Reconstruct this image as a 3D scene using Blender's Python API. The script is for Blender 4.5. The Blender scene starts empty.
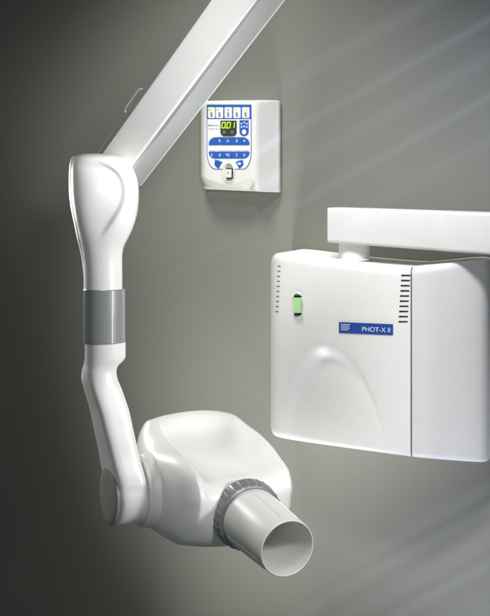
import bpy, bmesh, math, random
from mathutils import Vector as V, Matrix

random.seed(7)
SC = bpy.context.scene
COL = SC.collection
PI = math.pi

# ------------------------------------------------------------------ camera geometry
FPX, HOR, CX = 1250.0, 190.0, 245.0          # focal length (in 490x616 pixels), eye level, centre column


def P(px, py, d):
    """point seen at photograph position (px,py), d metres in front of the camera"""
    return V(((px - CX) / FPX * d, d, -(py - HOR) / FPX * d))


PSI = math.radians(18)                        # the wall is turned: its right side comes nearer
W0 = V((0, 1.78, 0))
R_ = V((math.cos(PSI), -math.sin(PSI), 0))    # along the wall, to the right
M_ = V((-math.sin(PSI), -math.cos(PSI), 0))   # out of the wall
Z_ = V((0, 0, 1))


def Wp(px, py, off=0.0):
    D = V(((px - CX) / FPX, 1, -(py - HOR) / FPX))
    return D * ((M_.dot(W0) + off) / M_.dot(D))


# ------------------------------------------------------------------ materials
MATS = {}


def plastic(name, col, rough=.35, spec=.5, coat=0.0, metal=0.0, var=.03, bump=.02, scale=60, trans=0.0):
    m = bpy.data.materials.new(name)
    m.use_nodes = True
    nt = m.node_tree
    b = nt.nodes['Principled BSDF']
    tc = nt.nodes.new('ShaderNodeTexCoord')
    n1 = nt.nodes.new('ShaderNodeTexNoise')
    n1.inputs['Scale'].default_value = scale
    n1.inputs['Detail'].default_value = 4
    nt.links.new(tc.outputs['Object'], n1.inputs['Vector'])
    mr = nt.nodes.new('ShaderNodeMapRange')
    mr.inputs['To Min'].default_value = max(.02, rough - .05)
    mr.inputs['To Max'].default_value = rough + .05
    nt.links.new(n1.outputs['Fac'], mr.inputs['Value'])
    nt.links.new(mr.outputs['Result'], b.inputs['Roughness'])
    mx = nt.nodes.new('ShaderNodeMix')
    mx.data_type = 'RGBA'
    mx.inputs['A'].default_value = (*[c * (1 - var) for c in col], 1)
    mx.inputs['B'].default_value = (*[min(1, c * (1 + var)) for c in col], 1)
    nt.links.new(n1.outputs['Fac'], mx.inputs['Factor'])
    nt.links.new(mx.outputs['Result'], b.inputs['Base Color'])
    if bump:
        n2 = nt.nodes.new('ShaderNodeTexNoise')
        n2.inputs['Scale'].default_value = 1400
        n2.inputs['Detail'].default_value = 2
        nt.links.new(tc.outputs['Object'], n2.inputs['Vector'])
        bp = nt.nodes.new('ShaderNodeBump')
        bp.inputs['Strength'].default_value = bump
        bp.inputs['Distance'].default_value = .001
        nt.links.new(n2.outputs['Fac'], bp.inputs['Height'])
        nt.links.new(bp.outputs['Normal'], b.inputs['Normal'])
    b.inputs['Specular IOR Level'].default_value = spec
    b.inputs['Metallic'].default_value = metal
    b.inputs['Coat Weight'].default_value = coat
    b.inputs['Coat Roughness'].default_value = .15
    MATS[name] = m
    return m


WHITE = plastic('white_enamel', (.80, .80, .785), .30, .5, coat=.25)
WARM = plastic('warm_white_plastic', (.755, .75, .735), .42, .45)
BEAMW = plastic('beam_enamel', (.64, .635, .62), .42, .45)
PANELW = plastic('panel_plastic', (.60, .595, .56), .48, .4)
KEYW = plastic('key_white', (.66, .66, .64), .45, .4, bump=0)
CONEW = plastic('cone_plastic', (.75, .75, .72), .40, .5)
RINGW = plastic('ring_plastic', (.68, .68, .66), .38, .5)
GREY = plastic('sleeve_grey', (.34, .35, .355), .25, .5, metal=.3)
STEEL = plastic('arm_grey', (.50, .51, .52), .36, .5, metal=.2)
SHADE = plastic('strip_shade', (.20, .205, .195), .5, .4)
CAPG = plastic('cap_grey', (.24, .24, .23), .42, .4)
COLLAR = plastic('collar_grey', (.23, .235, .245), .36, .5, metal=.3)
CHROME = plastic('chrome', (.70, .70, .70), .30, .5, metal=.4, bump=0)
BLUE = plastic('blue_print', (.018, .088, .35), .38, .45, bump=0)
BADGE = plastic('badge_blue', (.016, .06, .30), .30, .5, bump=0)
BLACK = plastic('black_plastic', (.012, .013, .014), .35, .5, bump=0)
SLOT = plastic('slot_shade', (.02, .022, .025), .6, .3, bump=0)
HOLE = plastic('hole_grey', (.16, .165, .16), .6, .3, bump=0)
PRINT = plastic('grey_print', (.20, .20, .21), .5, .4, bump=0)
PALE = plastic('pale_print', (.55, .62, .78), .5, .4, bump=0)
LCDB = plastic('display_black', (.035, .045, .028), .2, .5, bump=0)
BTN = plastic('button_grey', (.10, .11, .105), .4, .5, bump=0)
MARKG = plastic('green_print', (.45, .62, .05), .5, .4, bump=0)


def emit(name, col, strength, base):
    m = plastic(name, base, .3, .5, bump=0)
    b = m.node_tree.nodes['Principled BSDF']
    b.inputs['Emission Color'].default_value = (*col, 1)
    b.inputs['Emission Strength'].default_value = strength
    return m


DIGIT = emit('lit_digit', (.55, .95, .03), .75, (.3, .5, .02))
GREENL = emit('lit_rocker', (.38, .70, .30), .30, (.30, .50, .25))

# wall paint
m = bpy.data.materials.new('wall_paint')
m.use_nodes = True
nt = m.node_tree
b = nt.nodes['Principled BSDF']
tc = nt.nodes.new('ShaderNodeTexCoord')
n1 = nt.nodes.new('ShaderNodeTexNoise'); n1.inputs['Scale'].default_value = 2.2; n1.inputs['Detail'].default_value = 3
n2 = nt.nodes.new('ShaderNodeTexNoise'); n2.inputs['Scale'].default_value = 520; n2.inputs['Detail'].default_value = 3
nt.links.new(tc.outputs['Object'], n1.inputs['Vector']); nt.links.new(tc.outputs['Object'], n2.inputs['Vector'])
mx = nt.nodes.new('ShaderNodeMix'); mx.data_type = 'RGBA'
mx.inputs['A'].default_value = (.150, .152, .130, 1); mx.inputs['B'].default_value = (.170, .171, .148, 1)
nt.links.new(n1.outputs['Fac'], mx.inputs['Factor']); nt.links.new(mx.outputs['Result'], b.inputs['Base Color'])
bp = nt.nodes.new('ShaderNodeBump'); bp.inputs['Strength'].default_value = .12; bp.inputs['Distance'].default_value = .002
nt.links.new(n2.outputs['Fac'], bp.inputs['Height']); nt.links.new(bp.outputs['Normal'], b.inputs['Normal'])
b.inputs['Roughness'].default_value = .7
b.inputs['Specular IOR Level'].default_value = .25
WALLM = m


# ------------------------------------------------------------------ object helpers
def wloc(o):
    p = V((0, 0, 0))
    while o is not None:
        p += o.location
        o = o.parent
    return p


def thing(name, label, cat, loc):
    o = bpy.data.objects.new(name, None)
    o.empty_display_size = .03
    COL.objects.link(o)
    o.location = loc
    o['label'] = label
    o['category'] = cat
    return o


def obj(name, vf, mat, parent=None, sub=0, sharp=35, bevel=0, label=None, origin=None):
    """ONE mesh object from world-space verts and faces"""
    vs, fs = vf
    base = wloc(parent)
    o0 = origin if origin is not None else sum((V(v) for v in vs), V((0, 0, 0))) / len(vs)
    me = bpy.data.meshes.new(name)
    me.from_pydata([tuple(V(v) - o0) for v in vs], [], fs)
    me.validate()
    bm = bmesh.new(); bm.from_mesh(me)
    bmesh.ops.remove_doubles(bm, verts=bm.verts, dist=1e-6)
    bmesh.ops.recalc_face_normals(bm, faces=bm.faces)
    bm.to_mesh(me); bm.free()
    me.polygons.foreach_set('use_smooth', [True] * len(me.polygons))
    if sharp:
        me.set_sharp_from_angle(angle=math.radians(sharp))
    me.materials.append(mat)
    o = bpy.data.objects.new(name, me)
    COL.objects.link(o)
    o.parent = parent
    o.location = o0 - base
    if bevel:
        md = o.modifiers.new('bevel', 'BEVEL'); md.width = bevel; md.segments = 4; md.limit_method = 'ANGLE'
        md.angle_limit = math.radians(40)
        md.harden_normals = False
    if sub:
        md = o.modifiers.new('sub', 'SUBSURF'); md.levels = sub; md.render_levels = sub
    if label:
        o['label'] = label
    return o


def loft(rings, cap0=True, cap1=True, closed=False):
    n = len(rings[0])
    vs = [p for r in rings for p in r]
    fs = []
    K = len(rings)
    for i in range(K - 1 if not closed else K):
        i2 = (i + 1) % K
        for j in range(n):
            j2 = (j + 1) % n
            fs.append((i * n + j, i * n + j2, i2 * n + j2, i2 * n + j))
    if not closed:
        if cap0:
            fs.append(tuple(range(n - 1, -1, -1)))
        if cap1:
            fs.append(tuple((K - 1) * n + j for j in range(n)))
    return vs, fs


def join(*vfs):
    vs, fs = [], []
    for v, f in vfs:
        k = len(vs)
        vs += list(v)
        fs += [tuple(i + k for i in q) for q in f]
    return vs, fs


def circ(c, ax1, ax2, r1, r2=None, n=48, ph=0.0):
    r2 = r1 if r2 is None else r2
    return [c + ax1 * (r1 * math.cos(2 * PI * k / n + ph)) + ax2 * (r2 * math.sin(2 * PI * k / n + ph)) for k in range(n)]


def sup(c, ax1, ax2, r1, r2, p=3.0, n=48):
    out = []
    for k in range(n):
        t = 2 * PI * k / n
        ct, st = math.cos(t), math.sin(t)
        q = (abs(ct) ** p + abs(st) ** p) ** (-1 / p)
        out.append(c + ax1 * (r1 * q * ct) + ax2 * (r2 * q * st))
    return out


def crom(pts, n, closed=True):
    """Catmull-Rom through 2-D/3-D points, n samples in index space"""
    K = len(pts)
    out = []
    dim = len(pts[0])
    for i in range(n):
        x = i * (K if closed else K - 1) / (n if closed else n - 1)
        k = min(int(x), K - 1 if closed else K - 2)
        f = x - k
        g = (lambda q: pts[q % K]) if closed else (lambda q: pts[max(0, min(K - 1, q))])
        p0, p1, p2, p3 = g(k - 1), g(k), g(k + 1), g(k + 2)
        out.append(tuple(.5 * (2 * p1[d] + (p2[d] - p0[d]) * f + (2 * p0[d] - 5 * p1[d] + 4 * p2[d] - p3[d]) * f * f
                               + (3 * p1[d] - p0[d] - 3 * p2[d] + p3[d]) * f ** 3) for d in range(dim)))
    return out


def interp(tab, x):
    """smooth (Catmull-Rom like, monotone enough) table lookup: tab = [(x, v...)]"""
    if x <= tab[0][0]:
        return tab[0][1:]
    for i in range(len(tab) - 1):
        if x <= tab[i + 1][0]:
            a, c = tab[i], tab[i + 1]
            f = (x - a[0]) / (c[0] - a[0])
            p = tab[i - 1] if i > 0 else a
            q = tab[i + 2] if i + 2 < len(tab) else c
            out = []
            for d in range(1, len(a)):
                m0 = (c[d] - p[d]) / (c[0] - p[0]) * (c[0] - a[0])
                m1 = (q[d] - a[d]) / (q[0] - a[0]) * (c[0] - a[0])
                h = f * f * f; g = f * f
                out.append((2 * h - 3 * g + 1) * a[d] + (h - 2 * g + f) * m0 + (-2 * h + 3 * g) * c[d] + (h - g) * m1)
            return tuple(out)
    return tab[-1][1:]


def sstep(x):
    x = max(0, min(1, x))
    return x * x * (3 - 2 * x)


def tube(pts, r, n=10):
    rings = []
    for i, p in enumerate(pts):
        t = (pts[min(i + 1, len(pts) - 1)] - pts[max(i - 1, 0)]).normalized()
        a = t.cross(V((.3, .2, .93))).normalized()
        rings.append(circ(p, a, t.cross(a), r, n=n))
    return loft(rings)


def rbox(c, ax, ay, az, hx, hy, hz):
    """box from half axes"""
    vs = [c + ax * (hx * i) + ay * (hy * j) + az * (hz * k) for i in (-1, 1) for j in (-1, 1) for k in (-1, 1)]
    return vs, [(0, 1, 3, 2), (4, 6, 7, 5), (0, 4, 5, 1), (2, 3, 7, 6), (0, 2, 6, 4), (1, 5, 7, 3)]


def prism(poly, surf, h, lift=0.0):
    """a plate whose outline poly is given on a surface: surf(x,y) -> (point, normal)"""
    lo, hi = [], []
    for x, y in poly:
        p, n = surf(x, y)
        lo.append(p + n * lift)
        hi.append(p + n * (lift + h))
    return loft([lo, hi])


def rrect(x0, y0, x1, y1, r=1.0, seg=5, rs=None):
    """rounded rectangle; rs = radii tl,tr,br,bl"""
    tl, tr, br, bl = rs or (r, r, r, r)
    out = []
    for (cx, cy, rr, a0) in ((x0 + tl, y0 + tl, tl, PI), (x1 - tr, y0 + tr, tr, 1.5 * PI), (x1 - br, y1 - br, br, 0), (x0 + bl, y1 - bl, bl, .5 * PI)):
        if rr <= 0:
            out.append((cx, cy)); continue
        for k in range(seg + 1):
            a = a0 + .5 * PI * k / seg
            out.append((cx + rr * math.cos(a), cy + rr * math.sin(a)))
    return out


def oval(cx, cy, rx, ry, n=28):
    return [(cx + rx * math.cos(2 * PI * k / n), cy + ry * math.sin(2 * PI * k / n)) for k in range(n)]


def text_vf(s, surf, x0, y0, x1, y1, h=.0003, lift=0.0, squeeze=True, bold=0.0):
    """lettering filling the photograph-space box x0..x1, y0..y1 (y down) on a surface"""
    cu = bpy.data.curves.new('lettering', 'FONT')
    cu.body = s
    cu.size = 1
    cu.offset = bold
    to = bpy.data.objects.new('lettering', cu)
    COL.objects.link(to)
    dg = bpy.context.evaluated_depsgraph_get()
    me = bpy.data.meshes.new_from_object(to.evaluated_get(dg))
    vs = [v.co.copy() for v in me.vertices]
    fs = [tuple(p.vertices) for p in me.polygons]
    bpy.data.objects.remove(to); bpy.data.meshes.remove(me); bpy.data.curves.remove(cu)
    ax = min(v.x for v in vs); bx = max(v.x for v in vs); ay = min(v.y for v in vs); by = max(v.y for v in vs)
    out = []
    for v in vs:
        x = x0 + (v.x - ax) / (bx - ax) * (x1 - x0)
        y = y1 - (v.y - ay) / (by - ay) * (y1 - y0)
        p, n = surf(x, y)
        out.append(p + n * (lift + h))
    return out, fs


# ------------------------------------------------------------------ wall
o = obj('wall', rbox(W0 - M_ * .051, R_, M_, Z_, 3.2, .05, 2.2), WALLM, sharp=30)
o['kind'] = 'structure'

# ================================================================== the X-ray arm with its head
U = 1.36 / FPX                                   # one photograph pixel at the head, in metres
Hc = P(210, 483.5, 1.36)
n_ = V((.91, .415, 0)).normalized()              # pivot axis, from the yoke into the head
a_ = V((.41, -.90, -.13)); a_ = (a_ - n_ * a_.dot(n_)).normalized()   # where the cone points
u_ = n_.cross(a_); u_ = u_ if u_.z > 0 else -u_
h_ = V((n_.y, -n_.x, 0)).normalized()            # horizontal, toward the viewer
if h_.y > 0:
    h_ = -h_
Kc = Hc - n_ * (91 * U)                          # yoke pivot centre
DC = Kc.y                                        # distance of the vertical column
UC = DC / FPX

XR = thing('dental_xray_arm', 'white jointed X-ray arm in front, carrying a rounded head with an open cone', 'x-ray machine', P(104, 315, DC))

# ---- upper arm
A0, A1 = P(106, 189, 1.425), P(283, -50, 1.165)
ad = (A1 - A0).normalized()
vw = ((A0 + A1) / 2).normalized()
sx = ad.cross(vw).normalized()
if sx.x < 0:
    sx = -sx                                     # image right, across the arm
sv = sx.cross(ad).normalized()
if sv.dot(vw) > 0:
    sv = -sv                                     # toward the viewer
phi = math.radians(12)
fW = (sx * math.cos(phi) + -sv * math.sin(phi) * -1).normalized()   # across the white face
fG = (sv * -math.cos(phi) + sx * math.sin(phi)).normalized()        # across the grey face, going away
nW = -fG                                         # white face normal
nG = fW


def arm_rings(c0, c1, w0, d0, w1, d1, rr, o0x=0, o0y=0):
    rings = []
    for c, w, d in ((c0, w0, d0), (c0.lerp(c1, .33), w0 + (w1 - w0) * .33, d0 + (d1 - d0) * .33), (c0.lerp(c1, .66), w0 + (w1 - w0) * .66, d0 + (d1 - d0) * .66), (c1, w1, d1)):
        pts = rrect(-w, -d, w, d, rr, 6)
        rings.append([c + fW * x + fG * y for x, y in pts])
    return loft(rings)


wA, dA = .0172, .0440
mid = A0
arm = obj('upper_arm', arm_rings(A0, A1, wA, dA, wA * 1.03, dA * 1.03, .0035), WHITE, XR)
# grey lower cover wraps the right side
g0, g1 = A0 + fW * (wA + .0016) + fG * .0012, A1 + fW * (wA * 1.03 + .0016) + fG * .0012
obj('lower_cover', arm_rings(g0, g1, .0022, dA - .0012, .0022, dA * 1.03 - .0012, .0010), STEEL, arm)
# bright lip along the far edge of the grey cover
l0, l1 = A0 + fW * (wA + .0030) + fG * (dA + .0004), A1 + fW * (wA * 1.03 + .0030) + fG * (dA * 1.03 + .0004)
obj('edge_trim', arm_rings(l0, l1, .0016, .0010, .0016, .0010, .0006), WHITE, arm)
# cover edge along the upper left, its shadow put in as dark grey
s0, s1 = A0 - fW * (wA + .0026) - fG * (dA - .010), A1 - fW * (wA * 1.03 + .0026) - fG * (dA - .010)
obj('cover_strip', arm_rings(s0, s1, .0028, .007, .0028, .007, .0014), SHADE, arm)
# wire clip
def edge_at(py):
    """point on the upper left edge of the arm at picture height py"""
    best = None
    for i in range(400):
        q = A0.lerp(A1, i / 399) - fW * (wA + .0058) - fG * (dA - .008)
        e = abs(HOR - q.z / q.y * FPX - py)
        if best is None or e < best[0]:
            best = (e, q)
    return best[1]


c0, c1 = edge_at(113), edge_at(89)
cd = (c1 - c0).normalized(); cs = (cd.cross(vw)).normalized()
if cs.x > 0:
    cs = -cs
k1 = c0 + cs * .0005; k2 = c1 + cs * .0005
obj('wire_clip', join(tube([c0 + sx * .003, c0, c0 + cs * .0022 + cd * .002, c0 + cs * .0036 + cd * .005, c1 + cs * .0036 - cd * .005, c1 + cs * .0022 - cd * .002, c1, c1 + sx * .003], .0010, 8),
                      loft([circ(c0 + sx * .003 + sv * e, sx, cd, .0022, n=14) for e in (-.002, .003)]),
                      loft([circ(c1 + sx * .003 + sv * e, sx, cd, .0022, n=14) for e in (-.002, .003)])), CHROME, arm)

# ---- elbow (upper joint housing)
EL = [  # y, left, right, depth half, power
    (289.5, 84.5, 122.2, 19, 2.1), (276, 84.3, 122.2, 19, 2.1), (262, 83.6, 122.0, 19, 2.15), (254, 82.8, 122.3, 20, 2.2),
    (247, 81.8, 123.6, 21, 2.3), (238, 79.8, 128.0, 23, 2.4), (228, 77.8, 132.6, 25, 2.5),
    (217, 75.4, 136.0, 27, 2.6), (204, 73.0, 138.2, 28, 2.7), (190, 71.8, 138.4, 28, 2.7), (178, 71.6, 136.6, 27, 2.7),
    (168, 72.0, 132.6, 26, 2.7), (161, 73.0, 127.0, 24, 2.6), (157, 75.0, 121.0, 21, 2.5), (154.6, 78.5, 113.0, 16, 2.4), (153.6, 84, 104, 9, 2.2)]
EL = sorted(EL)
ex = V((1, 0, 0)); ey = V((0, -1, 0))


TD = [(160, 96), (166, 108), (172, 117), (180, 122.5), (190, 125), (200, 124), (210, 119.5), (220, 113), (230, 106.5), (240, 100)]


def teardrop(x, y):
    """depth of the moulded teardrop on the housing, 0..1"""
    if y < 158 or y > 246:
        return 0
    e = interp(TD, y)[0]
    return sstep((e - x + 2) / 7.0) * sstep((y - 159) / 12) * sstep((244 - y) / 26) * (1 - .8 * sstep((e - 8 - x) / 34))


rings = []
ys = [289.5 - i * (289.5 - 153.6) / 90 for i in range(91)]
for y in ys:
    l, r, hd, p = interp(EL, y)
    c = P((l + r) / 2, y, DC)
    ring = sup(c, ex, ey, (r - l) / 2 * UC, hd * UC, p, 96)
    cc = []
    for q in ring:
        if q.y < DC:
            px = CX + q.x / q.y * FPX
            t = teardrop(px, y)
            q = q - ey * (t * 4.0 * UC * min(1, (DC - q.y) / (hd * UC) * 1.2))
        cc.append(q)
    rings.append(cc)
elbow = obj('elbow_joint', loft(rings), WHITE, XR, sharp=50)
# thin rear half-shell whose rim shows along the left, past the seam
rings = []
for i in range(61):
    y = 288.5 - i * (288.5 - 156.5) / 60
    l, r, hd, p = interp(EL, y)
    w = 3.0 if y < 240 else 3.0 * max(.25, (289 - y) / 49)
    c = P((l + r) / 2 - w, y, DC + .012)
    rings.append(sup(c, ex, ey, (r - l) / 2 * .985 * UC, hd * .85 * UC, 3.0, 64))
obj('rear_cover', loft(rings), WARM, elbow, sharp=50)
# small lip where the arm enters the housing
obj('arm_lip', loft([sup(P(96 + e, 156.2 - e * .55, DC + .004), V((1, 0, .02)), ey, w * UC, 7 * UC, 3, 24) for e, w in ((-8, 5), (-4, 9), (0, 10), (3, 8))]), WHITE, elbow)

# ---- grey rotating sleeve
cs_ = lambda y, cx: P(cx, y, DC)
sl = []
for y, r in ((288.6, 19.0), (288.6, 20.4), (289.4, 20.9), (341.4, 20.9), (342.2, 20.4), (342.2, 19.0)):
    sl.append(circ(cs_(y, 104.2), ex, ey, r * UC, n=72))
sleeve = obj('swivel_sleeve', loft(sl, True, True), GREY, XR, sharp=30)
# seam line down the sleeve, its highlight put in as a pale strip
obj('seam_highlight', rbox(P(104.2, 315.4, DC) + V((.47, -.883, 0)) * (20.93 * UC), V((.883, .47, 0)), V((.47, -.883, 0)), Z_, .0006, .0003, 25.9 * UC), WARM, sleeve, sharp=20)

# ---- yoke (lower arm)
YK = [  # y, centre x, half n, half h, power
    (342, 105.2, 20.2, 19.8, 2.1), (352, 105.2, 20.2, 19.8, 2.1), (357.5, 105.0, 20.1, 19.7, 2.1), (361, 103.6, 18.8, 19.2, 2.3),
    (365, 101.0, 16.4, 18.8, 2.5), (370, 99.5, 15.6, 19.0, 2.7), (378, 100.0, 15.7, 20, 2.9), (390, 103.3, 15.8, 21, 5), (408, 108.8, 15.7, 22.5, 6),
    (425, 112.5, 15.4, 24, 6), (440, 115.7, 15.1, 25.5, 6), (455, 119.0, 15, 27, 6), (468, 122.0, 15.2, 29.4, 6), (480, 125.0, 15.4, 30.3, 6)]
rings = []
for i in range(70):
    y = 342 + i * (480 - 342) / 69
    cx, hn, hh, p = interp(YK, y)
    rings.append(sup(P(cx, y, DC), n_, h_, hn * UC, hh * UC, p, 72))
for k in range(1, 17):                          # round end about the pivot
    t = k / 16 * (PI / 2) * .985
    y = 480 + 12 + 31 * math.sin(-.387 + (PI / 2 + .387) * k / 16 * .99) if True else 0
    dy = y - 492
    hh = math.sqrt(max(.5, 31 ** 2 - dy ** 2))
    e = max(0, (k - 11) / 5)
    cx = 125.0 + min(1, k / 5) * 2.0
    rings.append(sup(P(cx, y, DC), n_, h_, (15.4 - 1.5 * e * e) * UC, hh * UC, 6.0, 72))
yoke = obj('yoke', loft(rings), WHITE, XR, sharp=50)
rings = []
for i in range(50):
    y = 360 + i * (484 - 360) / 49
    cx, hn, hh, p = interp(YK, y)
    e = min(1, i / 8, (49 - i) / 6) if i < 49 else 0
    rings.append(sup(P(cx - 2.6 * e - .4, y, DC + .009), n_, h_, hn * UC * .97, hh * UC * (.80 + .05 * e), 2.6, 64))
obj('rear_cover', loft(rings), WARM, yoke, sharp=50)
# oval cap over the pivot, on the outer side
cap = []
for off, r in ((-12, 28.4), (-15.0, 28.4), (-15.7, 27.7), (-16.1, 26.0), (-16.5, 18), (-16.65, 8)):
    cap.append(circ(Kc + n_ * (off * U) - Z_ * (1.0 * U), h_, Z_, r * U * .93, r * U, n=64))
obj('pivot_cap', loft(cap), CAPG, yoke, sharp=40)

# ---- head
RIDGE = [(90, 12), (89, 25), (78, 37), (58, 43), (35, 46), (5, 46), (-24, 48), (-52, 53), (-70, 40), (-76, 12), (-68, -20), (-40, -42), (-5, -46), (35, -43), (66, -30), (84, -8)]
MID = [(88, 5), (86, 22), (74, 30), (55, 30), (30, 31), (-2, 34), (-30, 43), (-48, 60), (-68, 47), (-78, 14), (-70, -24), (-42, -46), (-5, -49), (35, -47), (66, -38), (83, -20)]
RIDGE_R = [(88, 12), (88, 25), (78, 37), (59, 43), (36, 49), (6, 52), (-22, 52), (-52, 52), (-70, 40), (-76, 12), (-68, -20), (-40, -42), (-5, -46), (35, -43), (66, -30), (84, -8)]
NS = 96


def headring(nn, blend, scoop, scale, circle=0.0, cr=36):
    pts = []
    for k in range(16):
        f = scoop if 2 <= k <= 6 else (blend * .5 + scoop * .5 if k == 1 else blend)
        rd = RIDGE[k] if nn < 0 else RIDGE_R[k]
        pts.append((rd[0] * (1 - f) + MID[k][0] * f, rd[1] * (1 - f) + MID[k][1] * f))
    ring = []
    for a, u in crom(pts, NS):
        ca, cu = 2, 0
        a, u = ca + (a - ca) * scale, cu + (u - cu) * scale
        if circle:
            th = math.atan2(u, a)
            a = a * (1 - circle) + cr * math.cos(th) * circle
            u = u * (1 - circle) + cr * math.sin(th) * circle
        ring.append(Hc + (n_ * nn + a_ * a + u_ * u) * U)
    return ring


ST = [(-65, 0, 0, .9, 1.0), (-63.5, 0, 0, .9, .72), (-60, 0, 0, .915, .36), (-55.5, 0, 0, .935, .12), (-51.5, 0, 0, .96, .02), (-49.0, 0, 0, .985, 0), (-48.2, 0, 0, .998, 0), (-46.5, .04, 0, 1.003, 0), (-43.5, .14, .03, 1.002, 0), (-42, .22, .30, 1, 0), (-39.5, .34, .78, .998, 0), (-37, .45, .96, .996, 0), (-33, .6, 1, .995, 0),
      (-26, .78, 1, .995, 0), (-14, .95, 1, .998, 0), (0, 1, 1, 1, 0), (12, .96, .93, 1, 0), (24, .84, .75, 1, 0), (32, .68, .52, 1, 0), (39, .50, .30, 1, 0), (44, .36, .15, 1, 0), (47.5, .22, .06, 1, 0), (50, .12, 0, 1, 0), (52, .05, 0, .99, 0), (55, 0, 0, .965, 0), (59, 0, 0, .89, 0), (62, 0, 0, .78, 0), (64.5, 0, 0, .60, 0), (65.5, 0, 0, .35, 0)]
head = obj('tube_head', loft([headring(q[0] * (.875 if q[0] > 0 else 1), *q[1:]) for q in ST]), WHITE, XR, sub=1, sharp=0)

# pivot ring between yoke and head
pr = []
for off, r in ((-76.5, 30), (-76.5, 33.6), (-75.8, 34.6), (-73, 34.9), (-72.4, 34.2), (-71.8, 34.9), (-69, 35.4), (-66.5, 36.2), (-64.2, 36.4), (-64.2, 30)):
    pr.append(circ(Hc + n_ * (off * U), h_, Z_, r * U, n=80))
obj('pivot_ring', loft(pr), RINGW, head, sharp=30)

# collar with grips
cr_ = []
NCO = 180
for aa, r, kn in ((82, 26, 0), (82, 32.3, 0), (85, 33.0, 1), (87, 33.0, 1), (96, 32.2, 1), (98, 31.6, 1), (99, 30.6, 0), (99.4, 29.8, 0), (100.5, 29.6, 0), (101, 29.0, 0), (101, 26, 0)):
    ring = []
    for k in range(NCO):
        t = 2 * PI * k / NCO
        g = max(0, math.cos(30 * t)) ** 6 * .6 * kn
        ring.append(Hc + (a_ * aa + n_ * ((r + g) * math.cos(t)) + u_ * ((r + g) * math.sin(t) + 1.5)) * U)
    cr_.append(ring)
obj('collar', loft(cr_), COLLAR, head, sharp=25)

ac_ = (a_ + u_ * .035 - n_ * .015).normalized()
CB = Hc + (a_ * 98 + u_ * 1.5) * U
# open cone: outer and inner skins with a rounded rim and a closed inner end
co = []
for aa, r in ((98, 28.6), (101, 28.6), (140, 27.1), (176, 25.8), (177.3, 25.5), (177.8, 25.0), (177.4, 24.4), (176, 24.2), (140, 25.0), (104, 26.2), (104, 12)):
    co.append(circ(CB + ac_ * ((aa - 98) * U), n_, u_, r * U, n=96))
cone = obj('cone', loft(co), CONEW, head, sharp=40)
for deg in (60, 97, 205, 228, 335):
    t = math.radians(deg)
    rad = n_ * math.cos(t) + u_ * math.sin(t)
    tan = -n_ * math.sin(t) + u_ * math.cos(t)
    q = []
    for aa, r in ((102.5, 28.55), (140, 27.15), (168, 26.12)):
        c = CB + (ac_ * (aa - 98) + rad * (r + .1)) * U
        q.append([c + rad * (.30 * U) + tan * (.5 * U), c + rad * (.30 * U) - tan * (.5 * U), c - rad * (.6 * U) - tan * (.6 * U), c - rad * (.6 * U) + tan * (.6 * U)])
    obj('guide_line', loft(q), RINGW, cone, sharp=30)

# ================================================================== power unit on the wall
PU = thing('power_unit', 'large white wall box with an arched front, blue name badge and green lit switch', 'power unit', Wp(400, 460, 0.0))
FRONT = [(270.8, .098, 259, 431.5), (271.6, .108, 256.5, 434.3), (273.5, .118, 254.3, 436.6), (277, .126, 253.4, 438.2), (283, .1315, 253.8, 439.6), (292, .1355, 255, 441.3), (310, .1405, 257.6, 444.1), (340, .146, 261.8, 448.4),
         (375, .149, 265.4, 453.3), (400, .1475, 267.2, 456.6), (410.5, .1455, 267.6, 457.9)]
RIGHT = [(412.2, .1455, 267.3, 458.2), (418, .1415, 266.7, 458.9), (430, .133, 265.4, 459.9), (446, .119, 263.4, 461.2), (462, .103, 261.3, 462.4), (475, .088, 260.2, 463.2), (483, .076, 260.6, 463.2), (487, .065, 262.2, 462), (488.8, .056, 265, 460)]
ARCH = crom([(285, 447), (285.2, 430), (286.5, 412), (290.5, 387), (298.5, 362), (309, 348), (322, 343), (336, 346), (351, 357.5), (366, 379), (379, 408), (388, 436), (392, 453), (394, 470)], 60, False)


def seg_d(x, y):
    best = 1e9
    for (x0, y0), (x1, y1) in zip(ARCH, ARCH[1:]):
        dx, dy = x1 - x0, y1 - y0
        f = max(0, min(1, ((x - x0) * dx + (y - y0) * dy) / (dx * dx + dy * dy + 1e-9)))
        e = (x - x0 - f * dx) ** 2 + (y - y0 - f * dy) ** 2
        best = min(best, e)
    return math.sqrt(best)


def in_arch(x, y):
    c = False
    pl = ARCH
    j = len(pl) - 1
    for i in range(len(pl)):
        if (pl[i][1] > y) != (pl[j][1] > y) and x < (pl[j][0] - pl[i][0]) * (y - pl[i][1]) / (pl[j][1] - pl[i][1] + 1e-12) + pl[i][0]:
            c = not c
        j = i
    return c


def arch_dip(x, y):
    if y < 335 or x < 278 or x > 400:
        return 0.0
    d = seg_d(x, y) * (1 if in_arch(x, y) else -1)
    depth = .0120 * (1 - .72 * sstep((y - 350) / 92))
    side_ = max(0.0, min(1.0, (x - 318) / 45))
    return depth * sstep((d + 1.0) / (21 - 13 * side_))


def off_front(px):
    return interp(FRONT if px < 411.5 else RIGHT, px)[0]


def usurf(px, py):
    """point and normal of the box front at a photograph position"""
    o_ = off_front(px)
    q = lambda x, y: Wp(x, y, off_front(x) - arch_dip(x, y))
    p = q(px, py)
    n = (q(px + .8, py) - q(px - .8, py)).cross(q(px, py - .8) - q(px, py + .8)).normalized()
    if n.dot(M_) < 0:
        n = -n
    return p, n


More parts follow.
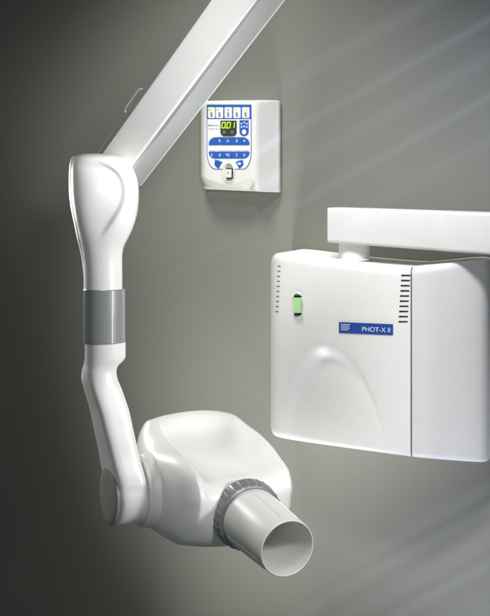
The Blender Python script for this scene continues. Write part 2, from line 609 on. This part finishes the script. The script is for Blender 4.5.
def unit_shell(tab, stations, R, rows=64, arch=True):
    rings = []
    for px in stations:
        of, pt, pb = interp(tab, px)
        T, B = Wp(px, pt, of), Wp(px, pb, of)
        ring = [B + M_ * (.0015 - of), B + M_ * (-.05) if of > .06 else B + M_ * (-.02)]
        r = min(R, of * .3)
        for k in range(6):
            t = PI / 2 * k / 5
            ring.append(B + Z_ * (r * (1 - math.cos(t))) + M_ * (-r * (1 - math.sin(t)) - (arch_dip(px, pb - 6) * k / 5 if arch else 0)))
        for k in range(1, rows):
            z = (B.z + r) + (T.z - B.z - 2 * r) * k / rows
            q = V((B.x, B.y, z))
            py = HOR - q.z / q.y * FPX
            ring.append(q - M_ * (arch_dip(px, py) if arch else 0))
        for k in range(6):
            t = PI / 2 * k / 5
            ring.append(T - Z_ * (r * (1 - math.sin(t))) + M_ * (-r * (1 - math.cos(t))))
        ring += [T + M_ * (-.05) if of > .06 else T + M_ * (-.02), T + M_ * (.0015 - of)]
        rings.append(ring)
    return loft(rings)


stF = [270.8, 271.1, 271.6, 272.4, 273.5, 275, 277, 279.5] + [281 + i * 1.6 for i in range(81)] + [409.9, 410.5]
body = obj('front_cover', unit_shell(FRONT, stF, .0095, 72), WARM, PU, sharp=50)
stR = [412.2, 412.8, 414] + [416 + i * 3 for i in range(22)] + [481.5, 483.5, 485.5, 487, 488, 488.8]
side = obj('side_cover', unit_shell(RIGHT, stR, .0095, 40, False), WARM, PU, sharp=50)
# dark seam liner between the covers
rr_ = unit_shell([(410.0, .143, 269.2, 456.2), (412.8, .143, 269.2, 456.6)], [410.0, 412.8], .006, 12, False)
obj('seam_liner', rr_, HOLE, PU)

for i in range(10):
    y = 275.4 + i * 5.15
    x = 401.4 - i * .30
    obj('vent_slot', prism([(x, y - .9), (x + 9.0, y - .75), (x + 9.0, y + .75), (x, y + .9)], usurf, .0006, -.0003), SLOT, body)  # flat dark inset, the shade inside the slot put into its colour
for i in range(10):
    y = 266.2 + i * 5.05
    x = 278.0 - i * .25
    obj('vent_hole', prism([(x, y - .7), (x + 2.6, y - .6), (x + 2.6, y + .6), (x, y + .7)], usurf, .0005, -.0003), HOLE, body)  # flat grey inset, its tone stands in for shade in the opening

# switch: oval bezel, black well, green rocker
sw = []
for rx, ry, l in ((7.0, 13.2, -.0004), (7.0, 13.2, .0006), (6.5, 12.7, .0013), (5.6, 11.6, .0012), (5.0, 11.0, -.0002), (4.6, 10.6, -.0006)):
    ring = []
    for x, y in oval(297.2, 305.2, rx, ry, 40):
        p, n = usurf(x, y)
        ring.append(p + n * l)
    sw.append(ring)
switch = obj('switch_bezel', loft(sw, True, True), WARM, PU, sharp=40)
obj('switch_well', prism(rrect(294.6, 295.2, 302.0, 315.0, .8), usurf, .0020, -.0005), BLACK, switch)
sp = []
for (x0, y0, x1, y1, l) in ((294.7, 297.6, 302.4, 312.6, .0015), (294.7, 297.6, 302.4, 312.6, .0042), (295.0, 298.2, 302.0, 312.0, .0052)):
    ring = []
    for i, (x, y) in enumerate(rrect(x0, y0, x1, y1, .7, 3)):
        p, n = usurf(x, y)
        ring.append(p + n * (l + (.0016 * (y - 305) / 7.5 if l > .002 else 0)))
    sp.append(ring)
obj('rocker', loft(sp), GREENL, switch, sharp=30)
obj('rocker_mark', prism(oval(297.8, 309.2, 1.0, 1.1, 14), usurf, .0002, .0062), KEYW, switch)

# badge
bslope = lambda x: .040 * (x - 366) * 1.0
bsurf = lambda x, y: usurf(x, y + bslope(x))
bx = []
for k in range(15):
    pass
def bstrip(x0, y0, x1, y1, h, lift, k=14):
    lo, hi = [], []
    pts = [(x0 + (x1 - x0) * i / k, y0) for i in range(k + 1)] + [(x1 - (x1 - x0) * i / k, y1) for i in range(k + 1)]
    return prism(pts, bsurf, h, lift)
badge = obj('name_badge', bstrip(339.0, 323.0, 393.2, 334.0, .0014, -.0004), BADGE, PU, bevel=.0003)
obj('badge_lettering', text_vf('PHOT-X II', bsurf, 362.5, 326.6, 390.5, 331.4, .0003, .0011, bold=.01), PALE, badge, sharp=0)
vf = [bstrip(341.2, 324.9 + i * 1.75, 341.2 + w, 325.6 + i * 1.75, .0003, .0010, 4) for i, w in enumerate((9.5, 8.4, 9.0, 7.2))]
obj('badge_small_print', join(*vf), PALE, badge)

# ================================================================== horizontal arm above the unit
HA = thing('horizontal_arm', 'white horizontal support arm on a short post, resting on top of the large wall box', 'support arm', Wp(352, 258, .085))
hb = []
for px, of, yt, yb in ((327, .117, 208.2, 242.2), (327.6, .1185, 207.8, 242.6), (380, .1215, 209.3, 246.5), (430, .124, 210.9, 250.3), (490, .127, 212.8, 254.9), (560, .130, 215.0, 260.2), (680, .134, 218.6, 269.3)):
    T, B = Wp(px, yt, of), Wp(px, yb, of)
    hz = (T.z - B.z) / 2
    c = (T + B) / 2 - M_ * .034
    ins = .002 if px == 327 else 0
    hb.append([c + M_ * y + Z_ * z for y, z in rrect(-.034 + ins, -hz + ins, .034 - ins, hz - ins, .0042, 5)])
obj('beam', loft(hb), BEAMW, HA, sharp=40)
pc = Wp(354.5, 243, .085)
pb_ = V((pc.x, pc.y, Wp(352, 257.0, .085).z))
pb_.z = Wp(354, 262.6, interp(FRONT, 354)[0]).z - .0004
zt = Wp(354, 245, .1195).z + .003
pq = []
for z, r in ((pb_.z - .0, .0225), (pb_.z + .0025, .0225), (pb_.z + .003, .0205), (zt, .0205)):
    pq.append(circ(V((pc.x, pc.y, z)), R_, M_, r, n=48))
obj('pivot_post', loft(pq), WARM, HA, sharp=30)

# ================================================================== control panel on the wall
CP = thing('control_panel', 'small white wall-mounted keypad with blue keys and a lit green number display', 'control panel', Wp(240, 192, 0))
OFP = .036


def psurf(px, py):
    return Wp(px, py, OFP), M_.copy()


def pstat(px):
    return interp([(200.6, .020), (201.2, .027), (202.6, .0325), (205, .0355), (208, .036), (252, .036), (255, .0355), (257.5, .0338), (262, .0285), (270, .0185), (277, .0098), (279, .0075), (280, .0050)], px)[0]


def ppy(px):
    t = interp([(200.6, 103.5, 187.2), (201.2, 102.2, 188.3), (202.6, 101.2, 189.0), (206, 100.7, 189.3), (240, 100.2, 190.8), (262, 100.0, 191.8), (274, 100.2, 192.2), (278.5, 100.7, 192.2), (280, 102, 191.0)], px)
    return t


def lip(px, py):
    """the face curves back below an arc near its lower edge"""
    if px > 262:
        return 0
    yc = 184.5 - 7.0 * ((px - 230) / 27) ** 2
    return .010 * sstep((py - yc) / 6.0) * (1 - sstep((px - 247) / 11))


rings = []
for px in [200.6, 200.8, 201.2, 201.8, 202.6, 203.6, 205, 206.5] + [208 + i * 1.5 for i in range(30)] + [253.5, 255, 256, 257.5, 260, 262.5, 265, 268, 271, 274, 276, 277.5, 278.7, 279.5, 280]:
    of = pstat(px); pt, pb = ppy(px)
    T, B = Wp(px, pt, of), Wp(px, pb, of)
    r = .0035 if of > .02 else .002
    ring = [B + M_ * (.0012 - of)]
    rows = 44
    for k in range(5):
        t = PI / 2 * k / 4
        q = B + Z_ * (r * (1 - math.cos(t))) + M_ * (-r * (1 - math.sin(t)))
        ring.append(q - M_ * lip(px, 190))
    for k in range(1, rows):
        z = (B.z + r) + (T.z - B.z - 2 * r) * k / rows
        q = V((B.x, B.y, z)); py = HOR - q.z / q.y * FPX
        ring.append(q - M_ * lip(px, py))
    for k in range(5):
        t = PI / 2 * k / 4
        ring.append(T - Z_ * (r * (1 - math.sin(t))) + M_ * (-r * (1 - math.cos(t))))
    ring.append(T + M_ * (.0012 - of))
    rings.append(ring)
pbody = obj('case', loft(rings), PANELW, CP, sharp=50)


def plate(name, poly, mat, h, lift, parent, label=None):
    return obj(name, prism(poly, psurf, h, lift), mat, parent, sharp=30, label=label)


# membrane: blue outline sheet with a white sheet on it
outline = [(206.8, 104.6), (251.6, 104.6)] + [(251.6, 152.5)] + [(251.6 - 1.3 * (1 - math.cos(t)) * 14 / 1.3 * .62, 152.5 + 17 * math.sin(t)) for t in [PI / 2 * k / 8 for k in range(1, 9)]]
left_side = [(458.4 - x, y) for x, y in reversed(outline[2:])]
sheet = outline + left_side
memb = plate('membrane', sheet, BLUE, .0005, 0, CP)
cxs, cys = 229.2, 137.0
inner = [(cxs + (x - cxs) * .968, cys + (y - cys) * .978) for x, y in sheet if True]
inner = [(x, max(y, 119.2)) for x, y in inner]
plate('white_field', inner, KEYW, .0003, .0004, memb)
# five picture keys
for i, x0 in enumerate((208.3, 216.2, 224.9, 233.6, 242.4)):
    w = 6.6 if i else 6.4
    k = plate('picture_key', rrect(x0, 107.3, x0 + w + .6, 118.0, .9), KEYW, .0009, .0004, memb)
    body_ = join(prism(oval(x0 + w * .52, 113.4, 1.3, 1.2, 14), psurf, .0002, .0012), prism(rrect(x0 + w * .36, 114.6, x0 + w * .72, 117.0, .4), psurf, .0002, .0012), )
    obj('key_figure', body_, PRINT, k)
    gx = (1.9, 2.0, 3.4, 1.8, 5.0)[i]
    if i != 2:
        obj('key_mark', prism(oval(x0 + gx, 109.9, 1.35, 1.2, 12), psurf, .0002, .0012), MARKG, k)
    else:
        obj('key_mark', prism(oval(x0 + gx, 109.9, 1.0, 1.0, 12), psurf, .0002, .0012), PRINT, k)
# display
disp = plate('display', rrect(220.6, 120.6, 237.0, 136.2, 1, 5, (.8, .8, 4, 4)), LCDB, .0010, .0004, memb)
SEG = {'a': (0, 0, 1, 0), 'g': (0, .5, 1, .5), 'd': (0, 1, 1, 1), 'f': (0, 0, 0, .5), 'e': (0, .5, 0, 1), 'b': (1, 0, 1, .5), 'c': (1, .5, 1, 1)}


def digit(ch, x, y, w, h, t=.42):
    vf = []
    for s in {'0': 'abcdef', '1': 'bc'}[ch]:
        x0, y0, x1, y1 = SEG[s]
        ax, ay, bx2, by = x + x0 * w, y + y0 * h, x + x1 * w, y + y1 * h
        sl_ = -.12
        sk = lambda px, py: (px + (py - y - h / 2) * sl_, py)
        if y0 == y1:
            poly = [sk(ax + .2, ay - t), sk(bx2 - .2, ay - t), sk(bx2 - .2, ay + t), sk(ax + .2, ay + t)]
        else:
            poly = [sk(ax - t, ay + .2), sk(ax + t, ay + .2), sk(ax + t, by - .2), sk(ax - t, by - .2)]
        vf.append(prism(poly, psurf, .0003, .0013))
    return join(*vf)


dg = join(digit('0', 222.3, 122.4, 3.2, 5.6), digit('0', 227.4, 122.4, 3.2, 5.6), digit('1', 231.6, 122.4, 3.0, 5.6), prism(oval(226.5, 128.2, .4, .4, 10), psurf, .0003, .0013))
obj('display_digits', dg, DIGIT, disp)
for x in (224.6, 232.6):
    obj('display_button', loft([[psurf(px, py)[0] + M_ * l for px, py in oval(x, 132.4, r, r * 1.02, 22)] for r, l in ((1.9, .001), (1.9, .0018), (1.5, .0024))]), BTN, disp)
# printed maker name and model beside the display
obj('printed_name', join(text_vf('Belmont', psurf, 210.6, 124.3, 219.2, 126.4, .0002, .0007, bold=.01), prism(rrect(208.6, 124.3, 210.2, 126.4, .3), psurf, .0002, .0006),
                         text_vf('PHOT-X II', psurf, 208.6, 128.2, 219.4, 130.0, .0002, .0007, bold=.01)), PRINT, memb, sharp=0)
# blue pill at the right of the display
pill = plate('blue_pill', rrect(239.6, 120.2, 249.0, 136.2, 1, 6, (1.0, 1.0, 4.4, 4.4)), BLUE, .0005, .0005, memb)
obj('pill_key', prism(oval(244.4, 132.0, 2.1, 2.5, 20), psurf, .0007, .0010), KEYW, pill)
obj('pill_print', join(*[prism(rrect(x, y, x + 1.6, y + 1.5, .4), psurf, .0003, .0009) for x, y in ((240.8, 123.0), (243.8, 121.8), (246.4, 123.0), (241.0, 126.2), (243.6, 125.6), (246.2, 126.2))]), PALE, pill)
# two blue key rows
row = plate('key_row', rrect(208.9, 137.2, 249.9, 145.2, 1, 8, (7.0, 7.0, .6, .6)), BLUE, .0007, .0005, memb)
obj('key_print', join(*[text_vf(s, psurf, x, 139.4, x + w, 142.2, .0003, .0011, bold=.01) for s, x, w in (('8', 219.0, 1.7), ('A', 226.9, 2.4), ('5', 236.2, 1.8), ('*', 243.6, 1.9))]), PALE, row, sharp=0)
row = plate('key_row', rrect(208.9, 151.6, 249.9, 158.6, 1, 8, (.6, .6, 6.0, 6.0)), BLUE, .0007, .0005, memb)
obj('key_print', join(*[text_vf(s, psurf, x, 153.6, x + w, 156.5, .0003, .0011, bold=.01) for s, x, w in (('D', 211.2, 1.9), ('8', 219.2, 1.7), ('90', 226.2, 3.4), ('2', 236.0, 1.7), ('*', 243.6, 1.9))]), PALE, row, sharp=0)
for x in (210.2, 218.2, 226.2, 234.2, 242.2):
    plate('white_key', rrect(x, 146.2, x + 6.6, 150.6, .8), KEYW, .0009, .0005, memb)
wl_ = [(215.2, 159.8), (219.4, 160.6), (222.7, 162.4), (220.6, 165.4), (219.2, 168.8), (216.6, 167.2), (214.6, 164.6)]
plate('corner_key', wl_, BLUE, .0007, .0005, memb)
k = plate('corner_key', [(458.4 - x, y) for x, y in reversed(wl_)], BLUE, .0007, .0005, memb)
obj('key_print', prism(oval(239.6, 163.6, 1.7, 1.2, 16), psurf, .0003, .0011), KEYW, k)
# exposure switch in an oval surround
ev = []
for rx, ry, l in ((6.6, 10.8, -.001), (6.4, 10.6, .0014), (5.8, 10.0, .0022), (5.0, 9.0, .0020), (4.4, 8.4, .0009), (4.0, 8.0, .0007)):
    ev.append([psurf(x, y)[0] + M_ * l for x, y in oval(228.8, 172.3, rx, ry, 40)])
ex_ = obj('switch_surround', loft(ev), PANELW, CP, sharp=40)
obj('switch_frame', prism(rrect(226.6, 168.2, 233.6, 178.8, .6), psurf, .0022, .0006), BLACK, ex_)
obj('exposure_rocker', loft([[psurf(x, y)[0] + M_ * (l + .0012 * (y - 173.5) / 5) for x, y in rrect(226.2 + i_, 169.4 + i_, 232.4 - i_, 177.6 - i_, .5, 3)] for l, i_ in ((.0010, 0), (.0042, 0), (.0050, .5))]), PANELW, ex_, sharp=30)
obj('rocker_mark', prism(rrect(228.8, 171.4, 229.8, 175.4, .3), psurf, .0003, .0050), PRINT, ex_)

# ================================================================== lamps
def area(name, loc, aim, size, power, col=(1, 1, 1), size_y=None, spread=180):
    L = bpy.data.lights.new(name, 'AREA')
    L.energy = power; L.color = col; L.size = size
    if size_y:
        L.shape = 'RECTANGLE'; L.size_y = size_y
    L.spread = math.radians(spread)
    o = bpy.data.objects.new(name, L); COL.objects.link(o)
    o.location = loc
    o.rotation_euler = (V(aim) - V(loc)).to_track_quat('-Z', 'Y').to_euler()
    return o


def spot(name, loc, aim, power, angle, blend=.5, radius=.1, col=(1, 1, 1)):
    L = bpy.data.lights.new(name, 'SPOT')
    L.energy = power; L.color = col; L.spot_size = math.radians(angle); L.spot_blend = blend; L.shadow_soft_size = radius
    o = bpy.data.objects.new(name, L); COL.objects.link(o)
    o.location = loc
    o.rotation_euler = (V(aim) - V(loc)).to_track_quat('-Z', 'Y').to_euler()
    return o


# key for the arm: from the right, raking past the wall, flagged to a tall narrow beam
k = spot('arm_key', V((1.20, .42, .14)), V((-.06, 1.33, -.08)), 122, 24, .6, .13, (1, .998, .99))
k.scale = (.5, 1, 1)
# fill spots added to brighten the leaning upper arm: lower right, and front
spot('arm_fill', V((.85, .50, -.25)), V((-.06, 1.22, .12)), 40, 17, .8, .10, (1, .998, .99))
spot('arm_front', V((.15, .12, .22)), V((-.05, 1.21, .13)), 50, 15, .9, .08, (1, 1, .985))
# top fill added over the head, and a small one added into the cone
spot('head_fill', V((-.10, .66, .76)), V((.04, 1.29, -.36)), 11, 26, .9, .10, (1, .998, .99))
spot('cone_fill', V((.44, .12, .36)), V((.03, 1.26, -.375)), 72, 10, .8, .12, (1, .998, .98))
# rim lamp behind the arm on the left
spot('rim_lamp', V((-.46, 1.66, -.02)), V((-.15, 1.34, -.16)), 11, 75, .6, .06, (1, .98, .93))
# unit light from above, in front
spot('unit_light', V((-.10, .36, 1.12)), V((.30, 1.62, -.20)), 146, 28, 1.0, .16, (1, .995, .985))
# unseen spots added above and below the frame to brighten the wall
spot('upper_wash', V((-.20, 1.34, .75)), Wp(285, 185, 0), 40, 48, 1.0, .12, (1, 1, .95))
lw = spot('lower_wash', V((-.12, 1.48, -1.05)), Wp(285, 385, 0), 80, 47, 1.0, .10, (1, 1, .96))
z = (V((-.12, 1.48, -1.05)) - Wp(285, 385, 0)).normalized()
x = (R_ - z * R_.dot(z)).normalized()
y = z.cross(x)
lw.matrix_world = Matrix(((x.x, y.x, z.x, -.12), (x.y, y.y, z.y, 1.48), (x.z, y.z, z.z, -1.05), (0, 0, 0, 1))) @ Matrix.Diagonal((1, .5, 1, 1))
spot('low_light', Wp(560, 900, .22), Wp(430, 500, 0), 12, 66, 1.0, .1, (.76, .79, 1))
spot('cool_light', Wp(620, -40, .40), Wp(430, 110, 0), 5, 60, 1.0, .1, (.50, .60, 1))  # bluish fill added to cool the upper right of the wall
# flat fans of cool light, added to draw long soft diagonal streaks on the wall
def fan(px, py, src, power, length, width, slope=.56):
    c = Wp(px, py, 0)
    d = (Wp(px + 40, py - 40 * slope, 0) - c).normalized()
    z = (src - c).normalized()
    x = (d - z * d.dot(z)).normalized()
    y = z.cross(x)
    o = spot('streak_spot', src, c, power * 5.5, length, 1.0, .004, (.62, .67, 1))
    o.matrix_world = Matrix(((x.x, y.x, z.x, src.x), (x.y, y.y, z.y, src.y), (x.z, y.z, z.z, src.z), (0, 0, 0, 1))) @ Matrix.Diagonal((1, width * .42, 1, 1))


for px, py, pw, ln, wd in ((405, 16, 6.5, 22, .10), (440, 48, 9, 20, .06), (435, 88, 6, 21, .10), (438, 126, 9, 21, .055), (440, 168, 4.5, 20, .08)):
    fan(px, py, V((1.15, .25, .55)), pw, ln, wd)
for px, py, pw, ln, wd in ((468, 500, 5, 18, .10), (452, 530, 7, 22, .06), (440, 566, 4.5, 24, .10), (430, 598, 6, 24, .06)):
    fan(px, py, V((1.10, .40, -.62)), pw, ln, wd)
W = bpy.data.worlds.new('World')
SC.world = W
W.use_nodes = True
W.node_tree.nodes['Background'].inputs[0].default_value = (.90, 1, .99, 1)
W.node_tree.nodes['Background'].inputs[1].default_value = .13

# ================================================================== camera
cd_ = bpy.data.cameras.new('camera')
cd_.sensor_width = 36
cd_.sensor_fit = 'AUTO'
cd_.lens = 36 * FPX / 616
cd_.shift_y = -(308 - HOR) / 616
cd_.dof.use_dof = True
cd_.dof.focus_distance = 1.30
cd_.dof.aperture_fstop = 20
cd_.clip_start = .05
cd_.clip_end = 50
cam = bpy.data.objects.new('camera', cd_)
COL.objects.link(cam)
cam.rotation_euler = (PI / 2, 0, 0)
SC.camera = cam
SC.view_settings.view_transform = 'Standard'
SC.view_settings.look = 'None'
SC.view_settings.exposure = 0
SC.view_settings.gamma = 1
SC.render.resolution_x, SC.render.resolution_y = 815, 1024
